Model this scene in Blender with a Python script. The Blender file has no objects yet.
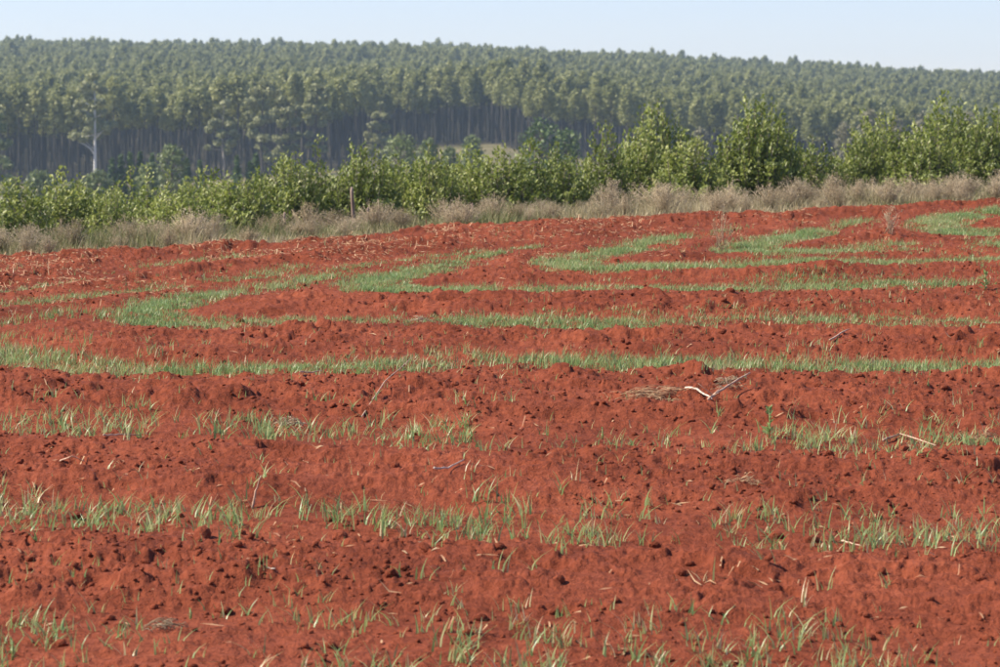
import bpy, math, random
import numpy as np
from mathutils import Vector, Matrix

random.seed(7)
RNG = np.random.default_rng(7)
scene = bpy.context.scene
COL = scene.collection

# ------------------------------------------------------------------ camera
F = 3000.0                       # focal length in photo pixels (photo 1000 x 667)
HOR = 130.0                      # photo row of the level horizon
CX, CY = 500.0, 333.5
CAMZ = 2.2
PITCH = math.atan2(CY - HOR, F)  # the camera looks slightly down
cam_data = bpy.data.cameras.new('camera')
cam = bpy.data.objects.new('camera', cam_data)
COL.objects.link(cam)
cam.location = (0, 0, CAMZ)
cam.rotation_euler = (math.pi / 2 - PITCH, 0, 0)
cam_data.sensor_width = 36.0
cam_data.lens = 36.0 * F / 1000.0
cam_data.clip_start = 0.1
cam_data.clip_end = 20000
cam_data.dof.use_dof = True
cam_data.dof.focus_distance = 17.5
cam_data.dof.aperture_fstop = 8.0
scene.camera = cam

# ------------------------------------------------------------------ sky, sun, exposure
SUN_EL = math.radians(45)
SUN_AZ = math.radians(-88)       # clockwise from the view direction: from the left
world = bpy.data.worlds.new('World')
scene.world = world
world.use_nodes = True
wn, wl = world.node_tree.nodes, world.node_tree.links
for n in list(wn):
    wn.remove(n)
w_out = wn.new('ShaderNodeOutputWorld')
w_bg = wn.new('ShaderNodeBackground')
w_sky = wn.new('ShaderNodeTexSky')
w_sky.sky_type = 'NISHITA'
w_sky.sun_disc = False
w_sky.sun_elevation = SUN_EL
w_sky.sun_rotation = SUN_AZ % (2 * math.pi)
w_sky.altitude = 200
w_sky.air_density = 1.0
w_sky.dust_density = 0.15
w_sky.ozone_density = 3.0
w_bg.inputs['Strength'].default_value = 0.085
w_tint = wn.new('ShaderNodeMix')
w_tint.data_type = 'RGBA'
w_tint.blend_type = 'MULTIPLY'
w_tint.inputs[0].default_value = 1.0
w_tint.inputs[7].default_value = (.93, .90, 1.12, 1)      # white balance of the whole sky
wl.new(w_sky.outputs[0], w_tint.inputs[6])
wl.new(w_tint.outputs[2], w_bg.inputs[0])
wl.new(w_bg.outputs[0], w_out.inputs[0])

sd = bpy.data.lights.new('sun', 'SUN')
sd.energy = 5.0
sd.angle = math.radians(0.53)
sd.color = (1.0, 0.91, 0.77)
sun = bpy.data.objects.new('sun', sd)
COL.objects.link(sun)
sun_dir = Vector((math.sin(SUN_AZ) * math.cos(SUN_EL), math.cos(SUN_AZ) * math.cos(SUN_EL), math.sin(SUN_EL)))
sun.rotation_euler = sun_dir.to_track_quat('Z', 'Y').to_euler()
sun.location = sun_dir * 60

vs = scene.view_settings
vs.view_transform = 'Standard'
vs.look = 'None'
vs.gamma = 1.0
vs.exposure = 0.87
vs.use_curve_mapping = False
scene.cycles.volume_bounces = 0
scene.cycles.max_bounces = 5
scene.cycles.transparent_max_bounces = 4
scene.cycles.use_adaptive_sampling = True
scene.cycles.adaptive_threshold = 0.015
scene.cycles.use_denoising = True

# ------------------------------------------------------------------ noise
def _hash(ix, iy, seed):
    with np.errstate(over='ignore'):
        h = (ix.astype(np.int64) * 374761393 + iy.astype(np.int64) * 668265263 + seed * 974634777) & 0xFFFFFFFF
        h = h ^ (h >> 13)
        h = (h * 1274126177) & 0xFFFFFFFF
        h = h ^ (h >> 16)
        h = (h * 2246822519) & 0xFFFFFFFF
        h = h ^ (h >> 15)
    return (h / 4294967295.0).astype(np.float32)

def vnoise(x, y, seed=0):
    ix, iy = np.floor(x), np.floor(y)
    fx, fy = x - ix, y - iy
    fx = fx * fx * fx * (fx * (fx * 6 - 15) + 10)
    fy = fy * fy * fy * (fy * (fy * 6 - 15) + 10)
    a, b = _hash(ix, iy, seed), _hash(ix + 1, iy, seed)
    c, d = _hash(ix, iy + 1, seed), _hash(ix + 1, iy + 1, seed)
    return a + (b - a) * fx + (c - a) * fy + (a - b - c + d) * fx * fy

def fbm(x, y, seed=0, octs=3):
    s, a, tot = 0.0, 1.0, 0.0
    for o in range(octs):
        s = s + a * vnoise(x * 2 ** o, y * 2 ** o, seed + 17 * o)
        tot += a
        a *= 0.5
    return s / tot

def lumps(x, y, cell, seed, prob, power=0.5):
    """rounded lumps, one per cell of a jittered lattice, in metres of height"""
    X, Y = x / cell, y / cell
    ix, iy = np.floor(X), np.floor(Y)
    out = np.zeros_like(X)
    for di in (-1, 0, 1):
        for dj in (-1, 0, 1):
            jx, jy = ix + di, iy + dj
            px = jx + 0.15 + 0.7 * _hash(jx, jy, seed)
            py = jy + 0.15 + 0.7 * _hash(jx, jy, seed + 1)
            r = 0.22 + 0.38 * _hash(jx, jy, seed + 2)
            on = _hash(jx, jy, seed + 3) < prob
            q = 1 - ((X - px) ** 2 + (Y - py) ** 2) / (r * r)
            h = np.where(on & (q > 0), np.maximum(q, 0) ** power * r * cell, 0)
            out = np.maximum(out, h)
    return out

def sstep(a, b, x):
    t = np.clip((x - a) / (b - a), 0, 1)
    return t * t * (3 - 2 * t)

# ------------------------------------------------------------------ photo pixel -> direction, field plane
SLOPE = 0.0467
def ray(px, py):
    px, py = np.asarray(px, float), np.asarray(py, float)
    cx, cy = (px - CX) / F, (CY - py) / F
    c, s = math.cos(PITCH), math.sin(PITCH)
    return cx, c + cy * s, -s + cy * c          # x, y, z (camera forward is +y pitched down)

def on_field(px, py, lift=0.0):
    dx, dy, dz = ray(px, py)
    k = (CAMZ - lift) / (SLOPE * dy - dz)
    return np.stack([dx * k, dy * k], -1)

def at_depth(px, py, depth):
    dx, dy, dz = ray(px, py)
    return Vector((float(dx / dy * depth), depth, float(CAMZ + dz / dy * depth)))

# ------------------------------------------------------------------ terrain
def edge0(x):
    return 27.7 + np.where(x < 0, .86, .66) * 12 * np.tanh(x / 12)

def edge_y(x):
    x = np.asarray(x, float)
    return edge0(x) + 0.5 * (vnoise(x * 0.45, x * 0 + 3.3, 5) - 0.5) + 0.35 * (vnoise(x * 1.7, x * 0 + 8.3, 6) - 0.5)

def near_z(x, y):
    t = y - edge0(x) + 0.2
    k, tm = 0.05, 2.4
    tt = np.clip(t, 0, tm)
    drop = 0.5 * k * tt * tt + np.maximum(t - tm, 0) * k * tm
    return SLOPE * y - drop

TX = np.array([-600, -250, -100, -50, 0, 50, 100, 250, 600.0])
TY = np.array([60, 120, 200, 320, 450, 520, 620, 780, 1000, 1250, 1330, 1500, 1900.0])
TZ = np.array([
    [-1.4, -1.4, -1.4, -1.2, -1.2, -1.2, -1.0, -1, -1],
    [-3, -3, -3, -3, -3, -3, -3, -3, -3],
    [-5, -5, -5, -5, -4.8, -5, -5.2, -5, -5],
    [-7.5, -7.5, -7.5, -7.5, -6.5, -7, -8, -8, -8],
    [-8, -8, -8, -7.5, -5.0, -7.5, -10, -11, -11],
    [-7, -7, -7.3, -6.5, -2.6, -7.5, -11, -12, -12],
    [-4, -4, -4, -3, -.3, -5, -9.5, -11, -11],
    [4, 4, 3.4, 3.2, 3.5, .8, -3.2, -6, -8],
    [15.5, 15.5, 14.5, 14, 12.7, 10.2, 6.5, .5, -4],
    [24.6, 24.6, 24.2, 23.4, 22, 19.8, 16.8, 10, 2],
    [25.2, 25.2, 24.8, 23.8, 22.5, 20.3, 17.4, 10.5, 2],
    [22, 22, 22, 21, 20, 18, 15, 8, 0],
    [0, 0, 0, 0, 0, 0, 0, -4, -8]])

def far_z(x, y):
    x, y = np.clip(x, TX[0], TX[-1]), np.clip(y, TY[0], TY[-1])
    i = np.clip(np.searchsorted(TX, x) - 1, 0, len(TX) - 2)
    j = np.clip(np.searchsorted(TY, y) - 1, 0, len(TY) - 2)
    fx = (x - TX[i]) / (TX[i + 1] - TX[i])
    fy = (y - TY[j]) / (TY[j + 1] - TY[j])
    return (TZ[j, i] * (1 - fx) * (1 - fy) + TZ[j, i + 1] * fx * (1 - fy) + TZ[j + 1, i] * (1 - fx) * fy + TZ[j + 1, i + 1] * fx * fy)

def terrain_z(x, y):
    x, y = np.asarray(x, float), np.asarray(y, float)
    w = sstep(58, 105, y)
    z = near_z(x, y) * (1 - w) + far_z(x, y) * w
    return z + w * 0.8 * (vnoise(x / 35, y / 35, 31) - 0.5)

def tz(x, y):
    return float(terrain_z(np.array([x]), np.array([y]))[0])

# ------------------------------------------------------------------ the seedling strips, traced on the field
# photo points of each strip's middle, half width (m), seedlings per m2, blade height (m), patchiness, label
STRIPS = [
    dict(p=[(-700, 660), (0, 628), (150, 626), (380, 634), (560, 640), (760, 650), (1000, 655), (1700, 660)], w=.5, n=66, h=.088, patch=.75,
         boost=[(0, 60, 600), (125, 160, 605), (300, 460, 625), (520, 565, 622), (640, 900, 645)],
         label='sparse seedling strip along the bottom edge of the picture, nearest the viewer'),
    dict(p=[(-600, 515), (0, 503), (120, 506), (230, 512), (420, 514), (640, 522), (790, 526), (1000, 518), (1600, 515)], w=.42, n=90, h=.098, patch=.7,
         boost=[(335, 655, 515), (800, 1000, 520), (80, 150, 500), (725, 780, 540), (0, 45, 500), (185, 225, 505)],
         label='patchy seedling strip with tall tufts, second up from the bottom edge'),
    dict(p=[(-500, 420), (0, 417), (130, 421), (290, 426), (470, 433), (640, 430), (780, 436), (1000, 433), (1500, 430)], w=.38, n=92, h=.085, patch=.62,
         boost=[(20, 140, 415), (250, 300, 420), (370, 480, 430), (750, 1000, 437)],
         label='thin broken seedling strip running just below the bleached stick'),
    dict(p=[(75, 308), (34, 317), (-20, 324), (-60, 336), (-20, 350), (27, 360), (119, 365), (200, 368), (306, 364), (381, 368), (432, 361), (517, 354), (585, 361),
            (694, 362), (796, 366), (898, 363), (1000, 366), (1500, 362)], w=.32, n=270, h=.066, patch=.5, tip=4,
         boost=[(20, 330, 363), (440, 560, 355), (560, 1000, 363)],
         label='full-width seedling strip that turns back at the left edge of the picture'),
    dict(p=[(480, 249), (412, 256), (374, 263), (340, 269), (289, 283), (238, 290), (177, 299), (148, 307), (138, 317), (160, 322), (211, 322), (272, 321), (340, 318),
            (398, 319), (466, 323), (517, 319), (619, 323), (694, 320), (830, 319), (932, 320), (1000, 318), (1500, 314)], w=.34, n=300, h=.05, patch=.5,
         boost=[(134, 280, 312)],
         tip=8,
         label='seedling strip bending in the leftmost green hairpin, lower arm crossing the whole field'),
    dict(p=[(534, 243), (500, 251), (466, 258), (432, 267), (385, 276), (366, 283), (385, 290), (432, 286), (483, 289), (541, 290), (585, 285), (670, 287), (711, 285),
            (796, 286), (881, 283), (966, 281), (1000, 279), (1500, 274)], w=.36, n=320, h=.05, patch=.5,
         boost=[(360, 480, 282)],
         tip=5,
         label='dense seedling strip bending in the broad green hairpin left of centre'),
    dict(p=[(745, 225), (694, 233), (660, 238), (619, 250), (575, 257), (562, 264), (580, 269), (619, 267), (670, 266), (694, 264), (762, 262), (864, 260), (915, 258), (1000, 258), (1500, 254)],
         w=.34, n=300, h=.05, patch=.5, boost=[(556, 680, 260)],
         tip=5,
         label='seedling strip bending in the third green hairpin, right of centre'),
    dict(p=[(870, 217), (854, 221), (813, 231), (775, 238), (742, 246), (752, 252), (796, 252), (830, 248), (881, 247), (932, 243), (1000, 247), (1500, 244)], w=.36, n=300, h=.05, patch=.5,
         boost=[(731, 830, 245)],
         tip=4,
         label='seedling strip bending round the red mound towards the right edge'),
    dict(p=[(1400, 190), (1000, 209), (955, 215), (936, 223), (945, 231), (966, 233), (1000, 230), (1500, 222)], w=.36, n=330, h=.05, patch=.5,
         boost=[(930, 1000, 222)],
         tip=3,
         label='farthest green seedling strip, cut by the right edge below the dry shrubs'),
    dict(p=[(-400, 330), (0, 305), (50, 299), (110, 292), (153, 288), (200, 282), (250, 275), (310, 264)], w=.17, n=190, h=.042, patch=.6,
         boost=[(100, 260, 285)],
         label='thin seedling strip slanting behind the leftmost green hairpin'),
    dict(p=[(-400, 314), (0, 290), (60, 281), (110, 272), (180, 262), (260, 253)], w=.16, n=130, h=.042, patch=.65,
         boost=[(0, 100, 284)],
         label='faint straw-mixed seedling strip at far left, nearest the dry shrubs'),
]
for s in STRIPS:
    pts = np.array(s['p'], float)
    s['xy'] = on_field(pts[:, 0], pts[:, 1], lift=s['h'] * .45)

def strip_dist(x, y):
    """signed distance to the nearest strip's border (negative inside)"""
    best = np.full(x.shape, 9.0, np.float32)
    for s in STRIPS:
        xy = s['xy']
        for (ax, ay), (bx, by) in zip(xy[:-1], xy[1:]):
            ux, uy = bx - ax, by - ay
            L = ux * ux + uy * uy
            k = np.clip(((x - ax) * ux + (y - ay) * uy) / L, 0, 1)
            d = np.hypot(x - ax - k * ux, y - ay - k * uy) - s['w']
            np.minimum(best, d, out=best)
    return best

def field_z(x, y, want_mask=False):
    x, y = np.asarray(x, np.float32), np.asarray(y, np.float32)
    base = near_z(x, y)
    t = y - edge_y(x)
    fieldness = 1 - sstep(-0.1, 0.35, t)
    sd_ = strip_dist(x, y) + 0.12 * (vnoise(x * 2.3, y * 2.3, 3) - .5)
    red = sstep(-0.12, 0.32, sd_)
    wx = x + 0.05 * (vnoise(x * 9, y * 9, 41) - .5) + .03 * (vnoise(x * 31, y * 31, 43) - .5)
    wy = y + 0.05 * (vnoise(x * 9, y * 9, 42) - .5) + .03 * (vnoise(x * 31, y * 31, 44) - .5)
    rough = 0.15 + 0.95 * sstep(.3, .8, vnoise(x * 0.9, y * 0.9, 77))
    z = 0.043 * red * (0.7 + 0.6 * vnoise(x * .6, y * .6, 11))
    z += (.016 * np.cos(sd_ * 13.5 + 1.2 * vnoise(x * .7, y * .7, 14)) * red * (.35 + .9 * vnoise(x * .8, y * .8, 15))) * sstep(9, 16, y)
    z += 0.045 * (fbm(x * 1.6, y * 2.2, 12, 4) - .5)
    z += 0.03 * (fbm(x * 6, y * 6, 13, 5) - .5)
    c1 = lumps(wx, wy, 0.30, 100, 0.45) * .22
    c2 = lumps(wx, wy, 0.13, 110, 0.38) * .36
    c3 = lumps(wx, wy, 0.06, 120, 0.5) * .46
    c4 = lumps(wx, wy, 0.032, 130, 0.45) * .5
    z += (0.3 + 0.7 * red) * (c1 * rough + c2 * rough) + (.55 + .45 * red) * (c3 + c4)
    pits = lumps(wx, wy, 0.36, 140, 0.05, .7) * .25 + lumps(wx, wy, 0.16, 150, 0.10, .7) * .42
    z -= (0.25 + 0.75 * red) * pits
    out = base + z * fieldness + 0.04 * (1 - fieldness) * (fbm(x * 3, y * 3, 19, 2) - .5)
    if want_mask:
        return out, 1 - fieldness, red
    return out

def fz(x, y):
    return float(field_z(np.array([x]), np.array([y]))[0])

# ------------------------------------------------------------------ mesh helpers
def mesh_np(name, verts, quads=None, tris=None, tint=None, smooth=False, mats=()):
    me = bpy.data.meshes.new(name)
    verts = np.ascontiguousarray(verts, np.float32).reshape(-1, 3)
    loops, starts = [], []
    off = 0
    if quads is not None and len(quads):
        q = np.asarray(quads, np.int32).reshape(-1, 4)
        loops.append(q.ravel()); starts.append(off + np.arange(len(q)) * 4); off += q.size
    if tris is not None and len(tris):
        q = np.asarray(tris, np.int32).reshape(-1, 3)
        loops.append(q.ravel()); starts.append(off + np.arange(len(q)) * 3); off += q.size
    loops = np.concatenate(loops).astype(np.int32); starts = np.concatenate(starts).astype(np.int32)
    me.vertices.add(len(verts)); me.vertices.foreach_set('co', verts.ravel())
    me.loops.add(len(loops)); me.loops.foreach_set('vertex_index', loops)
    me.polygons.add(len(starts)); me.polygons.foreach_set('loop_start', starts)
    if smooth:
        me.polygons.foreach_set('use_smooth', np.ones(len(starts), bool))
    me.update(calc_edges=True)
    if tint is not None:
        at = me.attributes.new('tint', 'FLOAT', 'POINT')
        at.data.foreach_set('value', np.ascontiguousarray(tint, np.float32))
    for m in mats:
        me.materials.append(m)
    return me

class MB:
    """collects tubes and faces, builds one mesh"""
    def __init__(self):
        self.v, self.q, self.t, self.c = [], [], [], []
        self.n = 0
    def add(self, v, q=None, t=None, tint=0.5):
        v = np.asarray(v, float).reshape(-1, 3)
        self.v.append(v)
        if q is not None and len(q): self.q.append(np.asarray(q, int) + self.n)
        if t is not None and len(t): self.t.append(np.asarray(t, int) + self.n)
        self.c.append(np.full(len(v), tint) if np.isscalar(tint) else np.asarray(tint, float))
        self.n += len(v)
    def tube(self, pts, rad, sides=6, tint=0.5):
        pts = [Vector(p) for p in pts]
        rings = []
        for i, p in enumerate(pts):
            d = (pts[min(i + 1, len(pts) - 1)] - pts[max(i - 1, 0)])
            d = d.normalized() if d.length > 1e-9 else Vector((0, 0, 1))
            a = d.cross(Vector((0, 1, 0.13)))
            a = a.normalized() if a.length > 1e-6 else Vector((1, 0, 0))
            b = d.cross(a)
            rings.append([p + (a * math.cos(2 * math.pi * k / sides) + b * math.sin(2 * math.pi * k / sides)) * rad[i] for k in range(sides)])
        v = [tuple(q) for r in rings for q in r]
        q = [(i * sides + k, i * sides + (k + 1) % sides, (i + 1) * sides + (k + 1) % sides, (i + 1) * sides + k) for i in range(len(pts) - 1) for k in range(sides)]
        e = len(v)
        v += [tuple(pts[0]), tuple(pts[-1])]
        t = [(e, (k + 1) % sides, k) for k in range(sides)] + [(e + 1, e - sides + k, e - sides + (k + 1) % sides) for k in range(sides)]
        self.add(v, q, t, tint)
    def leaves(self, c, d, L, W, tint, fold=.25, droop=0.0, nrm=None):
        """kite leaves: centre base c, direction d (n,3), length, width arrays"""
        n = len(c)
        d = d / np.maximum(np.linalg.norm(d, axis=1, keepdims=True), 1e-6)
        r = RNG.normal(size=(n, 3)) if nrm is None else nrm
        s = np.cross(d, r); s /= np.maximum(np.linalg.norm(s, axis=1, keepdims=True), 1e-6)
        u = np.cross(s, d)
        L, W = L[:, None], W[:, None]
        b = c
        m1 = c + d * L * .45 + s * W * .5 + u * W * fold
        m2 = c + d * L * .45 - s * W * .5 + u * W * fold
        tip = c + d * L - np.array([0, 0, 1.0]) * L * droop
        v = np.stack([b, m1, tip, m2], 1).reshape(-1, 3)
        i = np.arange(n) * 4
        t = np.concatenate([np.stack([i, i + 1, i + 2], 1), np.stack([i, i + 2, i + 3], 1)])
        self.add(v, None, t, np.repeat(tint, 4))
    def mesh(self, name, mats=(), smooth=False):
        return mesh_np(name, np.concatenate(self.v), np.concatenate(self.q) if self.q else None, np.concatenate(self.t) if self.t else None,
                       np.concatenate(self.c), smooth, mats)

def link(name, me, parent=None, loc=(0, 0, 0), rz=0.0, sc=1.0, **props):
    o = bpy.data.objects.new(name, me)
    COL.objects.link(o)
    o.location = loc
    o.rotation_euler = (0, 0, rz)
    o.scale = (sc, sc, sc) if np.isscalar(sc) else sc
    if parent is not None:
        o.parent = parent
    for k, v in props.items():
        o[k] = v
    return o

# ------------------------------------------------------------------ materials
def new_mat(name):
    m = bpy.data.materials.new(name)
    m.use_nodes = True
    nt = m.node_tree
    for n in list(nt.nodes):
        nt.nodes.remove(n)
    return m, nt, nt.nodes, nt.links

def ramp(nodes, stops):
    r = nodes.new('ShaderNodeValToRGB')
    e = r.color_ramp.elements
    while len(e) > 1:
        e.remove(e[0])
    e[0].position, e[0].color = stops[0][0], (*stops[0][1], 1)
    for p, c in stops[1:]:
        k = e.new(p); k.color = (*c, 1)
    return r

def noise(nodes, links, coord, scale, detail=4, rough=.55):
    n = nodes.new('ShaderNodeTexNoise')
    n.inputs['Scale'].default_value = scale
    n.inputs['Detail'].default_value = detail
    n.inputs['Roughness'].default_value = rough
    links.new(coord, n.inputs['Vector'])
    return n

def math_node(nodes, links, op, a, b):
    m = nodes.new('ShaderNodeMath'); m.operation = op
    for k, v in enumerate((a, b)):
        if isinstance(v, (int, float)): m.inputs[k].default_value = v
        else: links.new(v, m.inputs[k])
    return m.outputs[0]

def leaf_mat(name, stops, rough=.5, transl=.3, obj_var=.25, spec=.4):
    """leaf colour from the per-leaf tint, varied a little per plant; some light passes through"""
    m, nt, N, L = new_mat(name)
    out = N.new('ShaderNodeOutputMaterial')
    at = N.new('ShaderNodeAttribute'); at.attribute_name = 'tint'
    oi = N.new('ShaderNodeObjectInfo')
    v = math_node(N, L, 'MULTIPLY', math_node(N, L, 'SUBTRACT', oi.outputs['Random'], .5), obj_var)
    s = math_node(N, L, 'ADD', at.outputs['Fac'], v)
    r = ramp(N, stops); L.new(s, r.inputs[0])
    b = N.new('ShaderNodeBsdfPrincipled')
    L.new(r.outputs[0], b.inputs['Base Color'])
    b.inputs['Roughness'].default_value = rough
    b.inputs['Specular IOR Level'].default_value = spec
    if transl > 0:
        tr = N.new('ShaderNodeBsdfTranslucent'); L.new(r.outputs[0], tr.inputs['Color'])
        mx = N.new('ShaderNodeMixShader'); mx.inputs[0].default_value = transl
        L.new(b.outputs[0], mx.inputs[1]); L.new(tr.outputs[0], mx.inputs[2]); L.new(mx.outputs[0], out.inputs[0])
    else:
        L.new(b.outputs[0], out.inputs[0])
    return m

def soil_nodes(N, L, coord):
    n1 = noise(N, L, coord, 1.3, 4)
    n2 = noise(N, L, coord, 22, 6, .65)
    n3 = noise(N, L, coord, 95, 4, .6)
    s = math_node(N, L, 'ADD', math_node(N, L, 'MULTIPLY', n1.outputs['Fac'], .4), math_node(N, L, 'MULTIPLY', n2.outputs['Fac'], .6))
    c = ramp(N, [(.30, (.090, .021, .010)), (.46, (.178, .042, .019)), (.60, (.25, .064, .030)), (.72, (.35, .112, .058))])
    L.new(s, c.inputs[0])
    h = math_node(N, L, 'ADD', n2.outputs['Fac'], math_node(N, L, 'MULTIPLY', n3.outputs['Fac'], .5))
    bp = N.new('ShaderNodeBump'); bp.inputs['Strength'].default_value = .75; bp.inputs['Distance'].default_value = .034
    L.new(h, bp.inputs['Height'])
    return c.outputs[0], bp.outputs[0]

def make_ground_mat():
    m, nt, N, L = new_mat('ground')
    out = N.new('ShaderNodeOutputMaterial')
    geo = N.new('ShaderNodeNewGeometry')
    col, nor = soil_nodes(N, L, geo.outputs['Position'])
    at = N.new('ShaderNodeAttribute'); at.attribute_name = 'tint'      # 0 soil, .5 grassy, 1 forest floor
    g1 = noise(N, L, geo.outputs['Position'], 3.0, 5)
    g2 = noise(N, L, geo.outputs['Position'], .06, 4)
    gs = math_node(N, L, 'ADD', math_node(N, L, 'MULTIPLY', g1.outputs['Fac'], .5), math_node(N, L, 'MULTIPLY', g2.outputs['Fac'], .5))
    gr = ramp(N, [(.38, (.08, .08, .03)), (.5, (.15, .13, .065)), (.66, (.24, .19, .11))]); L.new(gs, gr.inputs[0])
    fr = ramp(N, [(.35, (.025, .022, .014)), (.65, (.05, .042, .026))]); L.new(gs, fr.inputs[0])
    def mix(fac, a, b):
        x = N.new('ShaderNodeMix'); x.data_type = 'RGBA'
        L.new(fac, x.inputs[0]); L.new(a, x.inputs[6]); L.new(b, x.inputs[7])
        return x.outputs[2]
    f1 = N.new('ShaderNodeMapRange'); f1.inputs[1].default_value = 0; f1.inputs[2].default_value = .5; L.new(at.outputs['Fac'], f1.inputs[0])
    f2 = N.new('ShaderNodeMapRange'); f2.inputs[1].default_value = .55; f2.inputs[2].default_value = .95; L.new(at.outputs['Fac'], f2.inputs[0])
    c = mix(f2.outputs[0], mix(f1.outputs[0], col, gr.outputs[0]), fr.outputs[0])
    b = N.new('ShaderNodeBsdfPrincipled')
    b.inputs['Roughness'].default_value = .95
    b.inputs['Specular IOR Level'].default_value = .12
    L.new(c, b.inputs['Base Color']); L.new(nor, b.inputs['Normal']); L.new(b.outputs[0], out.inputs[0])
    return m

def make_clod_mat():
    m, nt, N, L = new_mat('clod_soil')
    out = N.new('ShaderNodeOutputMaterial')
    geo = N.new('ShaderNodeNewGeometry')
    col, nor = soil_nodes(N, L, geo.outputs['Position'])
    b = N.new('ShaderNodeBsdfPrincipled')
    b.inputs['Roughness'].default_value = .95
    b.inputs['Specular IOR Level'].default_value = .12
    L.new(col, b.inputs['Base Color']); L.new(nor, b.inputs['Normal']); L.new(b.outputs[0], out.inputs[0])
    return m

def bark_mat(name, a, b_, scale=6, stretch=.15):
    m, nt, N, L = new_mat(name)
    out = N.new('ShaderNodeOutputMaterial')
    tc = N.new('ShaderNodeTexCoord')
    mp = N.new('ShaderNodeMapping'); mp.inputs['Scale'].default_value = (1, 1, stretch)
    L.new(tc.outputs['Object'], mp.inputs[0])
    n = noise(N, L, mp.outputs[0], scale, 5)
    r = ramp(N, [(.35, a), (.65, b_)]); L.new(n.outputs['Fac'], r.inputs[0])
    p = N.new('ShaderNodeBsdfPrincipled'); p.inputs['Roughness'].default_value = .85
    bp = N.new('ShaderNodeBump'); bp.inputs['Strength'].default_value = .4; bp.inputs['Distance'].default_value = .01
    L.new(n.outputs['Fac'], bp.inputs['Height']); L.new(bp.outputs[0], p.inputs['Normal'])
    L.new(r.outputs[0], p.inputs['Base Color']); L.new(p.outputs[0], out.inputs[0])
    return m

M_ground = make_ground_mat()
M_clod = make_clod_mat()
M_seed = leaf_mat('seedling_leaf', [(0, (.15, .26, .08)), (.35, (.24, .36, .125)), (.62, (.36, .42, .16)), (.8, (.50, .45, .22)), (1, (.58, .47, .28))], .4, .4, 0)
M_straw = leaf_mat('straw', [(0, (.30, .13, .065)), (.5, (.44, .27, .14)), (.85, (.58, .43, .26)), (1, (.68, .55, .40))], .7, .1, 0)
M_twig = leaf_mat('grey_twig', [(0, (.18, .125, .07)), (.5, (.39, .30, .185)), (1, (.58, .47, .33))], .85, 0, .35)
M_dryhead = leaf_mat('dry_seed_head', [(0, (.17, .14, .06)), (.5, (.37, .30, .19)), (1, (.56, .46, .32))], .9, .25, .6)
M_mate = leaf_mat('mate_leaf', [(0, (.085, .115, .022)), (.4, (.18, .225, .045)), (.7, (.32, .36, .085)), (1, (.52, .52, .2))], .42, .36, .18, .3)
M_euc = leaf_mat('eucalyptus_leaf', [(0, (.16, .18, .055)), (.5, (.265, .275, .088)), (1, (.37, .37, .135))], .55, .3, .4)
M_eucgrey = leaf_mat('grey_eucalyptus_leaf', [(0, (.17, .185, .075)), (.5, (.27, .28, .12)), (1, (.38, .375, .18))], .55, .22, .2)
M_pine = leaf_mat('pine_needle', [(0, (.05, .09, .025)), (.5, (.10, .155, .045)), (1, (.17, .23, .07))], .55, .2, .25)
M_bush = leaf_mat('valley_bush_leaf', [(0, (.09, .125, .04)), (.5, (.16, .20, .065)), (1, (.25, .28, .10))], .5, .25, .3)
M_bare = leaf_mat('bare_tree_leaf', [(0, (.15, .14, .08)), (.5, (.23, .215, .125)), (1, (.32, .295, .18))], .7, .2, .3)
M_weed = leaf_mat('weed_leaf', [(0, (.10, .17, .06)), (.5, (.19, .28, .12)), (1, (.3, .4, .2))], .5, .3, 0)
M_euctrunk = bark_mat('eucalyptus_bark', (.055, .045, .034), (.12, .098, .078), 2.0)
M_whitebark = bark_mat('white_bark', (.55, .52, .47), (.82, .79, .74), 1.2)
M_palebark = bark_mat('pale_bark', (.26, .22, .18), (.44, .39, .33), 1.5)
M_bark = bark_mat('brown_bark', (.10, .075, .055), (.22, .17, .13), 9)
M_post = bark_mat('weathered_post', (.16, .10, .07), (.34, .25, .19), 25)
M_bleach = bark_mat('bleached_wood', (.38, .28, .21), (.60, .49, .40), 30)
M_drystick = bark_mat('dry_stick', (.34, .20, .13), (.60, .42, .29), 40)

# ------------------------------------------------------------------ field and terrain sheets
def build_field():
    ys = np.exp(np.arange(math.log(7.2), math.log(43.0), .0025))
    un = np.linspace(-.195, .195, 850)
    step = np.diff(un)[0]
    side = .195 + step * np.cumsum(1.05 ** np.arange(1, 90))
    side = side[side < .40]
    us = np.concatenate([-side[::-1], un, side])
    Y, U = np.meshgrid(ys, us, indexing='ij')
    X = (U * Y).astype(np.float32)
    Y = Y.astype(np.float32)
    z, veg, red = field_z(X.ravel(), Y.ravel(), True)
    # the sheet dives under the surrounding terrain along its own border
    b = np.maximum.reduce([sstep(.36, .40, np.abs(U)), 1 - sstep(7.2, 7.7, Y), sstep(41.5, 42.9, Y)]).ravel()
    z = z - .12 * b
    ny, nx = Y.shape
    idx = np.arange(ny * nx).reshape(ny, nx)
    q = np.stack([idx[:-1, :-1], idx[:-1, 1:], idx[1:, 1:], idx[1:, :-1]], -1).reshape(-1, 4)
    me = mesh_np('ploughed_field', np.stack([X.ravel(), Y.ravel(), z], 1), q, None, veg * .5, True, [M_ground])
    return link('ploughed_field', me, kind='structure', label='bare red ploughed soil of the field with low ridges and clods')

build_field()

def forest_edge(x, y):
    """distance along y at which the plantation begins"""
    b = x / np.maximum(y, 1)
    left = 1 - sstep(-.050, -.040, b)
    right = sstep(-.004, .012, b)
    return 515 * left + 545 * right + 606 * (1 - left - right)

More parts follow.
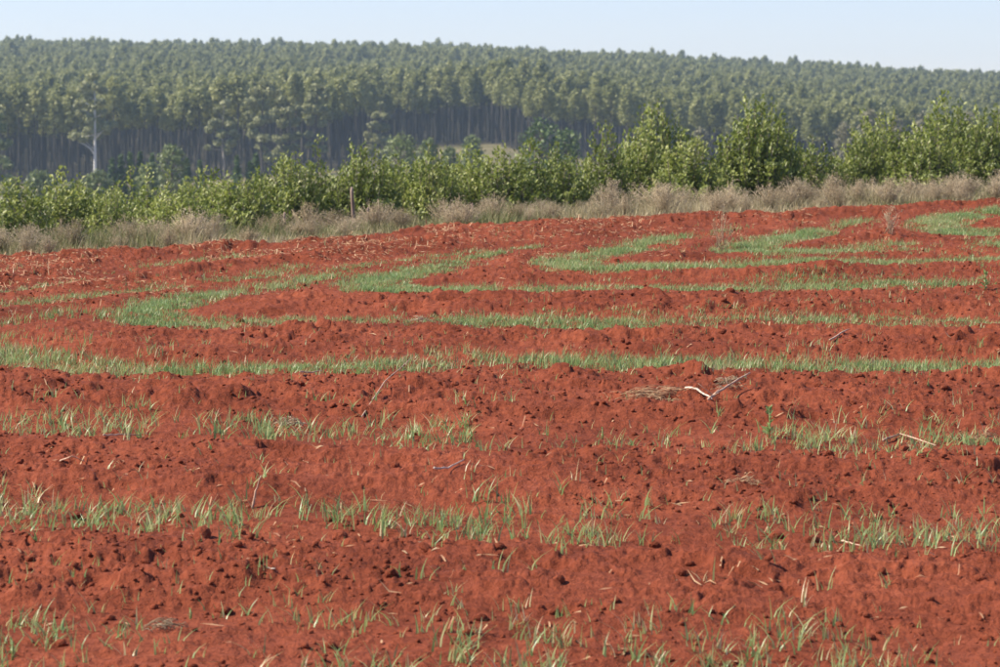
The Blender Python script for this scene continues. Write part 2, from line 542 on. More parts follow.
def build_terrain():
    ys = np.concatenate([np.arange(-60, -4, 4), np.arange(-4, 60, .8), 60 * np.exp(np.linspace(0, math.log(1900 / 60), 160))])
    k = np.linspace(-1, 1, 181)
    xs = 700 * np.sinh(k * 5.2) / np.sinh(5.2)
    Y, X = np.meshgrid(ys, xs, indexing='ij')
    x, y = X.ravel(), Y.ravel()
    z = terrain_z(x, y)
    inside = (np.abs(x) < .355 * y) & (y > 7.9) & (y < 41)
    z = z - .3 * inside - 0.01
    veg = .5 * sstep(-.1, .35, y - edge_y(x))
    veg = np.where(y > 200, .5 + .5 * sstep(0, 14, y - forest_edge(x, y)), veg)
    ny, nx = Y.shape
    idx = np.arange(ny * nx).reshape(ny, nx)
    q = np.stack([idx[:-1, :-1], idx[:-1, 1:], idx[1:, 1:], idx[1:, :-1]], -1).reshape(-1, 4)
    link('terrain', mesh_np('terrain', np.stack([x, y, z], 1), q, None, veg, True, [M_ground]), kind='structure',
         label='red farmland falling to a valley and rising into a wooded hill')

build_terrain()

# ------------------------------------------------------------------ trees of the hill and the valley
def clump(mb, c, r, n, L, W, flat=.75, tint=.5, spread=.2, up=.3, droop=.0):
    """a leaf clump: leaves spread through a lumpy ball"""
    d = RNG.normal(size=(n, 3)); d /= np.linalg.norm(d, axis=1, keepdims=True)
    rad = r * RNG.uniform(.2, 1.15, (n, 1)) ** .75
    p = np.asarray(c) + d * rad * np.array([1, 1, flat])
    nr = d + RNG.normal(size=(n, 3)) * .6 + np.array([0, 0, .25])
    tg = np.cross(nr, RNG.normal(size=(n, 3)))
    tg /= np.maximum(np.linalg.norm(tg, axis=1, keepdims=True), 1e-6)
    dd = tg + d * .35 + np.array([0, 0, up * .5])
    mb.leaves(p - tg * L * .4, dd, L * RNG.uniform(.6, 1.3, n), W * RNG.uniform(.6, 1.3, n), np.clip(tint + RNG.normal(size=n) * spread, 0, 1), .12, droop, nr)

def plantation_tree(seed, lo_range=(7.2, 8.4)):
    """slim plantation eucalyptus, 13 m: bare stem below, feathery upright crown"""
    random.seed(seed)
    H = 13.0
    tr, cr = MB(), MB()
    bend = [random.uniform(-.25, .25), random.uniform(-.25, .25)]
    def stem(h):
        k = h / H
        return Vector((bend[0] * math.sin(k * 3), bend[1] * math.sin(k * 2.4), h))
    hs = [-.8, 0, 2, 4, 6, 8, 10, 11.5, 12.6]
    tr.tube([stem(h) for h in hs], [.17, .15, .135, .12, .105, .085, .06, .035, .015], 6)
    lo = random.uniform(*lo_range)
    n = 24
    for i in range(n):
        k = (i + .5) / n
        h = lo + (H - lo) * k
        a = i * 2.4 + random.uniform(-.5, .5)
        wid = 1.45 * (1 - k) ** .62 * (.55 + .45 * min(1, k * 4 + .2)) * random.uniform(.65, 1.15)
        b = stem(h)
        e = b + Vector((math.cos(a) * wid, math.sin(a) * wid, .35 + wid * .35))
        tr.tube([b - Vector((0, 0, .3)), (b + e) / 2 + Vector((0, 0, -.1)), e], [.035, .025, .01], 3)
        clump(cr, e, random.uniform(.5, .78) * (1.1 - .35 * k), 46, .62, .26, 1.45, .5 + random.uniform(-.2, .2), .15, .5)
    clump(cr, stem(12.4), .42, 24, .45, .24, 1.6, .65, .15, .7)
    return tr.mesh('trunk', [M_euctrunk], True), cr.mesh('crown', [M_euc])

PLANT = [plantation_tree(200 + k) for k in range(6)]
TALL = [plantation_tree(230 + k, (9.0, 9.8)) for k in range(4)]

def thing(name, loc, label, cat, group=None, rz=0.0, sc=1.0):
    e = bpy.data.objects.new(name, None)
    e.empty_display_size = .3
    COL.objects.link(e)
    e.location = loc
    e.rotation_euler = (0, 0, rz)
    e.scale = (sc, sc, sc) if np.isscalar(sc) else sc
    e['label'] = label
    e['category'] = cat
    if group:
        e['group'] = group
    return e

def build_forest():
    sx, sy = 3.2, 6.4
    gx = np.arange(-400, 400, sx); gy = np.arange(505, 1350, sy)
    Yg, Xg = np.meshgrid(gy, gx, indexing='ij')
    n = Xg.size
    x = Xg.ravel() + (np.arange(n) // len(gx) % 2) * sx / 2 + RNG.uniform(-.7, .7, n)
    y = Yg.ravel() + RNG.uniform(-1.1, 1.1, n)
    fe = forest_edge(x, y) + 7 * (vnoise(x / 14, y * 0 + 4, 88) - .5)
    keep = (y > fe) & (np.abs(x) < .26 * y + 10)
    gap = vnoise(x / 16, y / 24, 90)
    keep &= ~((gap > .80) & (y > fe + 25))                 # small fellings and lanes
    keep &= RNG.uniform(0, 1, n) > .10
    x, y, fe = x[keep], y[keep], fe[keep]
    z = terrain_z(x, y)
    patch = vnoise(x / 22, y / 30, 91)
    s = .97 + .24 * (patch - .5) + RNG.normal(size=len(x)) * .075
    s = s * (1 + .10 * (1 - sstep(-.05, -.035, x / y)) * (1 - sstep(560, 800, y)))
    rot = RNG.uniform(0, 6.28, len(x))
    var = RNG.integers(0, len(PLANT), len(x))
    wide = RNG.uniform(.9, 1.2, len(x))
    # nearest to the open valley, in view: trees of their own
    infr = np.abs(x) < .172 * y
    rank = np.where(infr, y - fe, 1e6)
    order = np.argsort(rank)[:300]
    own = np.zeros(len(x), bool); own[order] = True
    src = {}
    for i in order:
        b = x[i] / y[i]
        if b < -.045:
            lab = 'tall slim eucalyptus in the shaded front of the plantation at left'
        elif b < .022:
            lab = 'slim eucalyptus with bare stem at the plantation edge by the pale clearing'
        else:
            lab = 'slim eucalyptus in the lowest rows of the plantation right of the clearing'
        e = thing('eucalyptus_tree', (x[i], y[i], z[i]), lab, 'tree', lab.replace('eucalyptus', 'eucalypts').replace('tall ', ''), rot[i], (s[i] * wide[i], s[i] * wide[i], s[i]))
        k = int(var[i])
        left_front = b < -.045 and len(src) == len(PLANT)
        v = TALL[k % len(TALL)] if left_front else PLANT[k]
        t = link('trunk', v[0], e); c = link('crown', v[1], e)
        if not left_front:
            src.setdefault(k, (t, c))
    r = ~own
    me = bpy.data.meshes.new('eucalyptus_forest')
    P = np.stack([x[r], y[r], z[r]], 1)
    me.vertices.add(len(P)); me.vertices.foreach_set('co', P.astype(np.float32).ravel())
    for nm, tp, val in (('size', 'FLOAT', s[r]), ('wide', 'FLOAT', wide[r]), ('turn', 'FLOAT', rot[r]), ('variant', 'INT', var[r])):
        a = me.attributes.new(nm, tp, 'POINT'); a.data.foreach_set('value', val.astype(np.int32 if tp == 'INT' else np.float32))
    fo = link('eucalyptus_forest', me, kind='stuff', label='dense eucalyptus plantation covering the hill up to the skyline', category='forest')
    ng = bpy.data.node_groups.new('forest', 'GeometryNodeTree')
    ng.interface.new_socket('Geometry', in_out='INPUT', socket_type='NodeSocketGeometry')
    ng.interface.new_socket('Geometry', in_out='OUTPUT', socket_type='NodeSocketGeometry')
    N, L = ng.nodes, ng.links
    gi, go = N.new('NodeGroupInput'), N.new('NodeGroupOutput')
    join = N.new('GeometryNodeJoinGeometry')
    def attr(nm, tp):
        a = N.new('GeometryNodeInputNamedAttribute'); a.data_type = tp; a.inputs['Name'].default_value = nm
        return a.outputs['Attribute']
    a_s, a_w, a_t, a_v = attr('size', 'FLOAT'), attr('wide', 'FLOAT'), attr('turn', 'FLOAT'), attr('variant', 'INT')
    mw = N.new('ShaderNodeMath'); mw.operation = 'MULTIPLY'; L.new(a_s, mw.inputs[0]); L.new(a_w, mw.inputs[1])
    scx = N.new('ShaderNodeCombineXYZ'); L.new(mw.outputs[0], scx.inputs[0]); L.new(mw.outputs[0], scx.inputs[1]); L.new(a_s, scx.inputs[2])
    rtx = N.new('ShaderNodeCombineXYZ'); L.new(a_t, rtx.inputs[2])
    for k in range(len(PLANT)):
        j = N.new('GeometryNodeJoinGeometry')
        for ob in src[k]:
            oi = N.new('GeometryNodeObjectInfo'); oi.transform_space = 'ORIGINAL'
            oi.inputs['Object'].default_value = ob; oi.inputs['As Instance'].default_value = True
            L.new(oi.outputs['Geometry'], j.inputs[0])
        cmp_ = N.new('FunctionNodeCompare'); cmp_.data_type = 'INT'; cmp_.operation = 'EQUAL'
        L.new(a_v, cmp_.inputs[2]); cmp_.inputs[3].default_value = k
        gti = N.new('GeometryNodeGeometryToInstance'); L.new(j.outputs[0], gti.inputs[0])
        ip = N.new('GeometryNodeInstanceOnPoints')
        L.new(gi.outputs[0], ip.inputs['Points']); L.new(cmp_.outputs[0], ip.inputs['Selection'])
        L.new(gti.outputs[0], ip.inputs['Instance']); L.new(rtx.outputs[0], ip.inputs['Rotation']); L.new(scx.outputs[0], ip.inputs['Scale'])
        L.new(ip.outputs[0], join.inputs[0])
    L.new(join.outputs[0], go.inputs[0])
    md = fo.modifiers.new('forest', 'NODES'); md.node_group = ng
    print('forest', len(x), 'own', own.sum())

build_forest()

def traced_tree(name, depth, trunk_px, limbs, clumps, bark, leafm, label, cat='tree', wtrunk=.28, leaf=(.55, .3), dens=1.0):
    """a tree standing at the given depth: its stem, limbs and clump centres read from the photo, with depth of its own"""
    base_px = trunk_px[0]
    g = at_depth(base_px[0], base_px[1], depth)
    gz = tz(g.x, depth)
    m = depth / F                                   # metres per photo pixel
    def P(px, py, dy=0.0):
        q = at_depth(px, py, depth)
        return Vector((q.x - g.x, dy, q.z - gz))
    tr, cr = MB(), MB()
    pts = [Vector((0, 0, -.5))] + [P(*p) for p in trunk_px[1:]]
    n = len(pts)
    tr.tube(pts, [wtrunk * (1 - .8 * i / (n - 1)) for i in range(n)], 8)
    for lb in limbs:
        q = [P(a, b, dy) for a, b, dy in lb]
        tr.tube(q, [wtrunk * .45 * (1 - .75 * i / (len(q) - 1)) for i in range(len(q))], 6)
    for (a, b, rpx, dy) in clumps:
        c = P(a, b, dy)
        r = rpx * m
        for k in range(4):
            o = Vector((random.uniform(-.5, .5), random.uniform(-.6, .6), random.uniform(-.35, .35))) * r
            rr = r * random.uniform(.5, .75)
            clump(cr, c + o, rr, int(150 * dens * max(.5, rr) ** 1.3), leaf[0], leaf[1], .7, .5 + random.uniform(-.2, .2), .17, .2)
        near = min(pts, key=lambda t: (t - c).length + max(0, t.z - c.z) * 2)
        tr.tube([near, (near + c) / 2 + Vector((0, 0, -.15 * r)), c], [.05, .035, .02], 4)
    e = thing(name, (g.x, depth, gz), label, cat)
    link('trunk', tr.mesh('trunk', [bark], True), e)
    link('crown', cr.mesh('crown', [leafm]), e)

random.seed(11)
traced_tree('eucalyptus_tree', 497, [(95, 190), (95, 170), (95, 150), (95, 135), (95, 118), (95, 100), (94, 86)],
            [[(95, 156, 0), (91, 149, -.2), (86, 145, -.5), (79, 142, -.6)], [(95, 137, 0), (90, 133, .3), (84, 129, .4)],
             [(96, 138, 0), (101, 133, -.3), (107, 128, -.4)], [(95, 120, 0), (91, 116, .3), (85, 112, .4)], [(95, 105, 0), (99, 100, -.3), (103, 98, -.4)], [(95, 110, 0), (88, 104, -.4), (82, 101, -.5)]],
            [(76, 136, 6, -.5), (84, 139, 7, .3), (90, 131, 5, -.6), (109, 126, 6, -.3), (104, 131, 5, .4), (113, 124, 4, .2), (82, 113, 6, .5), (90, 119, 6, -.4), (79, 104, 6, -.4),
             (87, 97, 7, .5), (101, 103, 5, -.5), (96, 88, 7, 0), (88, 84, 7, .4), (103, 91, 5, .3), (82, 91, 5, -.3), (94, 77, 5, .2), (103, 112, 4, .3), (93, 108, 4, -.6)],
            M_whitebark, M_eucgrey, 'tall eucalyptus with bright white forked trunk in front of the dark forest', wtrunk=.3)
traced_tree('eucalyptus_tree', 503, [(224, 190), (224, 162), (223, 150), (222, 135), (223, 120), (224, 104)],
            [[(223, 140, 0), (217, 134, .3), (212, 130, .5)], [(223, 148, 0), (229, 143, -.3), (233, 140, -.4)]],
            [(224, 103, 7, 0), (218, 110, 5, .4), (216, 124, 7, -.4), (227, 124, 7, .4), (210, 130, 5, .3), (232, 132, 5, -.3), (222, 134, 6, -.7), (218, 143, 6, .5), (231, 143, 6, -.4), (208, 148, 3, .2), (226, 151, 5, .5), (236, 137, 4, .4)],
            M_palebark, M_eucgrey, 'lone layered eucalyptus with pale lower trunk, second right of the white trunk', wtrunk=.18)
traced_tree('eucalyptus_tree', 494, [(262, 195), (262, 168), (261, 145), (262, 125), (263, 100), (266, 82)],
            [[(262, 150, 0), (256, 140, .4), (250, 133, .6)], [(261, 130, 0), (268, 120, -.4), (276, 110, -.7)]],
            [(265, 84, 9, 0), (257, 92, 7, .5), (274, 92, 8, -.5), (252, 103, 7, -.4), (262, 106, 8, .6), (249, 116, 6, .4), (258, 122, 8, -.6), (254, 133, 7, .5), (264, 138, 7, -.7), (260, 148, 6, .6), (270, 118, 7, .3), (252, 126, 5, -.3), (268, 157, 6, .3)],
            M_euctrunk, M_eucgrey, 'big spreading eucalyptus, left one of the touching pair in front of the forest', wtrunk=.24)
traced_tree('eucalyptus_tree', 499, [(284, 195), (283, 168), (282, 150), (281, 130), (282, 108)],
            [[(282, 150, 0), (288, 143, -.3), (295, 138, -.5)], [(282, 135, 0), (287, 127, .4), (292, 120, .5)]],
            [(283, 100, 7, 0), (288, 110, 7, -.4), (277, 112, 6, .5), (293, 122, 6, .3), (282, 124, 7, -.6), (296, 136, 6, -.3), (287, 137, 7, .6), (278, 140, 6, -.5), (298, 108, 4, .2), (284, 150, 7, .3), (276, 154, 6, -.3), (294, 147, 5, .3)],
            M_euctrunk, M_eucgrey, 'broad eucalyptus, right one of the touching pair in front of the forest', wtrunk=.22)
traced_tree('eucalyptus_tree', 500, [(316, 190), (316, 160), (316, 140), (316, 120), (317, 95)],
            [[(316, 138, 0), (310, 131, .3), (307, 127, .4)], [(316, 128, 0), (322, 120, -.3), (326, 114, -.4)]],
            [(318, 88, 7, 0), (311, 97, 6, .4), (325, 98, 6, -.4), (309, 108, 6, -.3), (319, 109, 7, .5), (327, 110, 5, .3), (311, 121, 6, .5), (322, 124, 5, -.5), (309, 134, 5, -.3), (320, 138, 5, .5), (312, 146, 6, .2), (322, 150, 5, -.4)],
            M_euctrunk, M_eucgrey, 'narrow pale eucalyptus beside the clearing, right of the touching pair', wtrunk=.26)
traced_tree('eucalyptus_tree', 440, [(-2, 205), (-2, 180), (-2, 150), (-1, 120)],
            [[(-2, 160, 0), (4, 152, -.3), (8, 148, -.4)]],
            [(-2, 118, 7, 0), (3, 128, 6, -.4), (-6, 130, 6, .4), (5, 145, 7, .3), (-2, 142, 7, -.5), (2, 160, 7, .4), (8, 165, 5, -.3), (-4, 172, 7, .2), (6, 178, 6, .4)],
            M_euctrunk, M_bush, 'leafy green tree cut off by the left picture edge', wtrunk=.2)
traced_tree('eucalyptus_tree', 560, [(380, 160), (380, 140), (380, 122), (381, 108)],
            [],
            [(382, 106, 5, 0), (377, 114, 6, .4), (385, 116, 5, -.4), (374, 125, 7, -.3), (384, 128, 7, .5), (370, 137, 7, .4), (379, 140, 8, -.6), (388, 140, 6, .3), (372, 150, 8, .3), (384, 152, 8, -.3)],
            M_euctrunk, M_eucgrey, 'grey-green leaning tree with full crown at left side of the pale clearing', wtrunk=.24)

def round_tree(name, px, top, wpx, depth, mat, label, bark=None, cat='tree', group=None, hvis=.6, shape='round'):
    """a broad-crowned tree or bush of the valley; its foot stands on the terrain"""
    q = at_depth(px, top, depth)
    gz = tz(q.x, depth)
    H = max(1.2, q.z - gz)
    R = wpx * depth / F / 2
    tr, cr = MB(), MB()
    tr.tube([(0, 0, -.3), (.05 * R, 0, H * .35), (-.05 * R, 0, H * .85)], [.05 * R + .05, .04 * R + .04, .03], 6)
    n = 26
    for i in range(n):
        k = (i + .5) / n
        a = i * 2.399
        if shape == 'cone':
            h = H * (.12 + .86 * k); rr = R * (1 - k) ** .8 * random.uniform(.6, 1.0); cs = R * .34 * (1.15 - .8 * k)
        else:
            u = 1 - 1.9 * k
            h = H * .62 + u * H * .34; rr = R * math.sqrt(max(0, 1 - u * u)) * random.uniform(.55, .85); cs = R * random.uniform(.26, .40)
        c = Vector((math.cos(a) * rr, math.sin(a) * rr, h))
        tr.tube([(0, 0, max(.1, h - rr * .9)), c], [.03 * R + .02, .015], 4)
        L = .00075 * depth + .08
        clump(cr, c, cs, int(38 + 10 * cs / L), L * 1.3, L * .7, .8, .5 + random.uniform(-.22, .22), .16, .3)
    e = thing(name, (q.x, depth, gz), label, cat, group, random.uniform(0, 6))
    link('trunk', tr.mesh('trunk', [bark or M_bark], True), e)
    link('crown', cr.mesh('crown', [mat]), e)

random.seed(21)
round_tree('broadleaf_tree', 541, 119, 46, 300, M_pine, 'dark round-topped tree rising behind the green bushes at centre')
round_tree('broadleaf_tree', 566, 128, 34, 305, M_pine, 'lower dark tree against the right side of the round-topped tree')
round_tree('broadleaf_tree', 400, 135, 44, 330, M_bush, 'round mid-green tree below the pale clearing')
round_tree('broadleaf_tree', 428, 139, 26, 360, M_bush, 'small rounded tree just below the trunks of the clearing')
round_tree('valley_bush', 472, 136, 24, 420, M_bush, 'round grey-green bush on the pale clearing', cat='bush')
round_tree('valley_bush', 450, 147, 20, 380, M_bush, 'low bush at the bottom of the pale clearing', cat='bush')
round_tree('valley_bush', 97, 171, 30, 330, M_bush, 'round olive bush at the foot of the white trunk', cat='bush')
round_tree('valley_bush', 40, 172, 34, 330, M_bush, 'olive bush left of the white trunk', cat='bush')
round_tree('valley_bush', 12, 178, 20, 320, M_bush, 'low olive bush near the left picture edge', cat='bush')
round_tree('valley_bush', 70, 184, 30, 310, M_bush, 'low wide olive bush between two taller bushes at left', cat='bush')
round_tree('broadleaf_tree', 172, 144, 34, 320, M_bush, 'bright olive tree right of the young pines')
round_tree('broadleaf_tree', 147, 164, 24, 310, M_bush, 'small round tree in front of the young pines')
for k, (px, top) in enumerate(sorted(((112, 158), (121, 154), (130, 152), (140, 151), (152, 153), (187, 158), (200, 160), (237, 155), (256, 153), (250, 162), (281, 158)))):
    round_tree('pine_tree', px, top, 15, 345, M_pine, 'young conical pine in front of the dark forest, %s of eleven from the left' % ('first', 'second', 'third', 'fourth', 'fifth', 'sixth', 'seventh', 'eighth', 'ninth', 'tenth', 'last')[k], shape='cone', group='young pines in front of the dark forest')
for px, top, w, lb in ((870, 108, 26, 'pale bare-looking tree behind the green bushes, leftmost of four at right'),
                       (896, 116, 26, 'low pale tree, second from left of the four pale trees at right'),
                       (925, 112, 30, 'wide pale tree, third of the four pale trees at right'),
                       (972, 110, 28, 'pale rounded tree farthest right behind the green bushes'),
                       (845, 122, 24, 'dull brownish tree low behind the bushes, right of centre'),
                       (700, 128, 22, 'dull brownish tree above the gap in the green bushes')):
    round_tree('pale_tree', px, top, w, 430, M_bare, lb)

# ------------------------------------------------------------------ green bushes beyond the field
def mate_bush(seed):
    """leafy evergreen bush, 1.7 m: many upright shoots from a low fork"""
    random.seed(seed)
    st, cr = MB(), MB()
    H = 1.7
    nsh = 78
    st.tube([(0, 0, -.15), (0, 0, .2), (.02, .01, .42)], [.05, .045, .035], 7)
    for i in range(nsh):
        a = i * 2.399 + random.uniform(-.3, .3)
        k = math.sqrt((i + .5) / nsh)
        R = .74 * k
        top = H * (1 - ((.75, .5, .62)[seed % 3]) * k ** ((1.3, 2.2, 1.6)[seed % 3])) * random.uniform(.80, 1.03) + (.12 if i % 9 == 0 else 0)
        foot = Vector((random.uniform(-.05, .05), random.uniform(-.05, .05), .25 + .1 * random.random()))
        mid = Vector((math.cos(a) * R * .7, math.sin(a) * R * .7, .25 + (top - .25) * .45))
        tip = Vector((math.cos(a) * R, math.sin(a) * R, top))
        st.tube([foot, mid, tip], [.013, .009, .003], 4)
        nl = 150
        u = RNG.uniform(.22, 1.0, nl)[:, None]
        p = (1 - u) ** 2 * np.array(foot) + 2 * u * (1 - u) * np.array(mid) + u * u * np.array(tip)
        p = p + RNG.normal(size=p.shape) * np.array([.036, .036, .03])
        ang = RNG.uniform(0, 6.283, nl)
        d = np.stack([np.cos(ang), np.sin(ang), RNG.uniform(-.25, .9, nl)], 1)
        d[:, 2] += (u[:, 0] > .85) * .8
        fresh = random.random() < .45
        tint = .39 + RNG.normal(size=nl) * .13 + (.28 if fresh else .05) * np.clip((u[:, 0] - .55) * 2.5, 0, 1)
        cr.leaves(p, d, RNG.uniform(.05, .084, nl), RNG.uniform(.025, .040, nl), np.clip(tint, 0, 1), .18, .1, np.stack([np.cos(ang) * -.3, np.sin(ang) * -.3, np.ones(nl)], 1) + RNG.normal(size=(nl, 3)) * .35 + np.array([math.cos(a), math.sin(a), 0]) * .5)
    return st.mesh('stem', [M_bark], True), cr.mesh('foliage', [M_mate])

MATE = [mate_bush(300 + k) for k in range(8)]
# (photo column, row of the top, distance)
MATE_SPOTS = [(14, 187, 44), (66, 174, 45), (108, 186, 44.5), (150, 180, 45.5), (180, 190, 44), (206, 166, 46.5), (243, 180, 45.5), (290, 160, 47.5), (316, 154, 48.5), (362, 150, 48), (392, 158, 49.5),
              (432, 148, 49), (470, 153, 50), (500, 151, 49.5), (528, 138, 50.5), (558, 146, 51.5), (604, 121, 52), (640, 130, 53), (657, 116, 54.5), (690, 142, 52.5), (722, 150, 54), (757, 104, 54), (782, 128, 56),
              (816, 140, 55), (862, 130, 55.5), (886, 118, 57), (925, 128, 55), (948, 100, 57.5), (986, 112, 56), (1012, 108, 58), (-20, 182, 45), (1040, 118, 57), (1075, 112, 58), (-55, 184, 44),
              (38, 200, 47), (90, 196, 48), (130, 184, 50), (228, 190, 49), (265, 182, 50), (340, 176, 51), (412, 170, 52), (545, 166, 54), (580, 160, 55), (672, 158, 57),
              (738, 158, 57), (838, 154, 58.5), (905, 150, 59), (968, 142, 59.5), (30, 192, 50), (80, 190, 51), (118, 188, 47.5), (165, 186, 48.5), (190, 184, 51), (222, 186, 46), (256, 180, 47.5), (275, 178, 52), (450, 172, 53), (620, 160, 56), (800, 156, 58)]

def build_mate():
    random.seed(5)
    spots = sorted(range(len(MATE_SPOTS)), key=lambda i: MATE_SPOTS[i][0])
    names = {}
    order = [i for i in spots if 0 < MATE_SPOTS[i][0] < 1000]
    spec = {3: 'tall pointed', }
    for rank, i in enumerate(spots):
        px, top, d = MATE_SPOTS[i]
        q = at_depth(px, top, d)
        gz = tz(q.x, d)
        H = max(1.0, q.z - gz)
        inv = px <= 0 or px >= 1000
        front = i < 34
        look = 'tall' if H > 2.0 else ('medium' if H > 1.6 else 'low')
        if inv:
            lab = 'leafy green bush standing beyond the picture edge in the hedge row'
        else:
            k = order.index(i) + 1
            side = 'from the left' if k <= len(order) // 2 else 'from the right'
            kk = k if k <= len(order) // 2 else len(order) - k + 1
            o = {1: 'first', 2: 'second', 3: 'third'}.get(kk, {11: '11th', 12: '12th', 13: '13th', 21: '21st', 22: '22nd', 23: '23rd'}.get(kk, '%dth' % kk))
            lab = '%s %s green bush, %s %s along the hedge' % (look, 'front-row' if front else 'partly hidden', o, side)
        w = random.uniform(.8, 1.06) * (H / 1.7) ** .5
        e = thing('mate_bush', (q.x, d, gz), lab, 'bush', 'leafy green bushes beyond the field', random.uniform(0, 6.28), (w, w, H / 1.62))
        k = random.randrange(len(MATE))
        link('stem', MATE[k][0], e); link('foliage', MATE[k][1], e)

build_mate()

# ------------------------------------------------------------------ dry shrubs and grass along the field edge
def dry_shrub(seed, heads=1.0, H=.42, R=.26, n=110):
    random.seed(seed)
    tw, hd = MB(), MB()
    for i in range(n):
        a = random.uniform(0, 6.283)
        lean = random.uniform(0, 1) ** .9
        h = H * random.uniform(.35, 1.25) * (1 - .25 * lean)
        r = R * lean
        b = Vector((random.uniform(-.07, .07), random.uniform(-.07, .07), -.03))
        m = Vector((math.cos(a) * r * .5, math.sin(a) * r * .5, h * .55))
        t = Vector((math.cos(a) * r * 1.1, math.sin(a) * r * 1.1, h)) + Vector((random.uniform(-.03, .03),) * 2 + (0,))
        tw.tube([b, m, t], [.0028, .0022, .001], 3, random.uniform(.2, .8))
        for s in range(3):
            u = random.uniform(.4, .95)
            p = m.lerp(t, (u - .4) / .6)
            e = p + Vector((random.uniform(-.06, .06), random.uniform(-.06, .06), random.uniform(.03, .10)))
            tw.tube([p, e], [.0014, .0008], 3, random.uniform(.3, .9))
            if random.random() < heads:
                k = 5
                c = np.array(e) + RNG.normal(size=(k, 3)) * .014
                hd.leaves(c, RNG.normal(size=(k, 3)) + np.array([0, 0, .6]), RNG.uniform(.012, .03, k), RNG.uniform(.006, .012, k), np.clip(.5 + RNG.normal(size=k) * .22, 0, 1))
    return tw.mesh('twigs', [M_twig]), hd.mesh('seed_heads', [M_dryhead])

SHRUB = [dry_shrub(400 + k, (.9, .5, .75)[k % 3], .40 + .04 * (k % 3), .22 + .06 * (k % 2), (110, 80, 95)[k % 3]) for k in range(6)]

def build_shrubs():
    random.seed(9)
    k = 0
    for row, (tt, cnt) in enumerate(((.5, 38), (1.1, 42), (1.8, 44), (2.6, 42))):
        for i in range(cnt):
            x = -7.2 + 14.4 * (i + random.uniform(.05, .95)) / cnt
            if random.random() < .12: continue
            y = float(edge_y(np.array([x]))[0]) + tt + random.uniform(-.3, .3)
            z = fz(x, y)
            sc = random.uniform(.34, .62) * (1.0 + .15 * (x > 1.0)) * (.8 if row == 0 else 1)
            px = CX + F * x / y
            where = 'left end' if px < 200 else 'left half' if px < 420 else 'middle' if px < 600 else 'right half' if px < 820 else 'right end'
            rown = ('front row next to the red soil', 'second row', 'third row', 'back row by green bushes')[row]
            lab = 'dry grey-brown shrub, %s of field edge, %s' % (where, rown)
            e = thing('dry_shrub', (x, y, z), lab, 'shrub', 'dry shrubs, %s, %s' % (where, rown), random.uniform(0, 6.28), (sc * random.uniform(1.2, 1.8), sc * 1.3, sc))
            v = SHRUB[k % len(SHRUB)]; k += 1
            link('twigs', v[0], e); link('seed_heads', v[1], e, kind='stuff')

build_shrubs()

def blades(name, x, y, z, H, lean, W, tint, mat, per=4, spread=.02, segs=2, **props):
    """grass plants: 'per' curved blades from each point, one mesh"""
    n = len(x) * per
    bx = np.repeat(x, per) + RNG.normal(size=n) * spread
    by = np.repeat(y, per) + RNG.normal(size=n) * spread
    bz = np.repeat(z, per) - .012
    h = np.repeat(H, per) * RNG.uniform(.45, 1.15, n)
    a = RNG.uniform(0, 6.283, n)
    ln = lean * RNG.uniform(.15, 1.3, n) * h
    wa = a + 1.57 + RNG.normal(size=n) * .5
    wx, wy = np.cos(wa) * W * .5 * RNG.uniform(.7, 1.3, n), np.sin(wa) * W * .5
    c, s = np.cos(a), np.sin(a)
    rows = []
    for k in range(segs + 1):
        u = k / segs
        taper = 1 - u ** 1.5 * .9
        off = ln * u ** 1.8
        zz = h * (u - .18 * u * u * (ln / np.maximum(h, 1e-3)))
        ctr = np.stack([bx + c * off, by + s * off, bz + zz], 1)
        wv = np.stack([wx, wy, np.zeros(n)], 1) * taper
        rows += [ctr - wv, ctr + wv]
    V = np.stack(rows, 1)
    m = V.shape[1]
    i = np.arange(n)[:, None] * m
    q = np.concatenate([i + np.array([2 * k, 2 * k + 1, 2 * k + 3, 2 * k + 2]) for k in range(segs)])
    t = np.repeat(np.clip(np.repeat(tint, per) + RNG.normal(size=n) * .18, 0, 1), m)
    return link(name, mesh_np(name, V.reshape(-1, 3), q, None, t, False, [mat]), kind='stuff', **props)

def build_edge_grass():
    n = 13000
    x = RNG.uniform(-9, 9, n)
    tt = RNG.beta(1.3, 2.2, n) * 4.6 - .12
    y = edge_y(x) + tt
    z = field_z(x, y)
    big = vnoise(x * 1.3, y * .9, 61)
    H = .07 + .20 * np.clip(tt / 1.0, 0, 1) * (.15 + big) ** 1.3
    blades('dry_grass', x, y, z, H, .55, .006, .12 + .85 * vnoise(x * .9, y * .7, 62), M_edge, 4, .03, 2,
           label='straw-coloured dry grass along the field edge between the shrubs', category='grass')

M_edge = leaf_mat('edge_grass', [(0, (.10, .14, .04)), (.3, (.20, .205, .075)), (.6, (.37, .31, .165)), (1, (.54, .45, .28))], .7, .25, 0)
build_edge_grass()

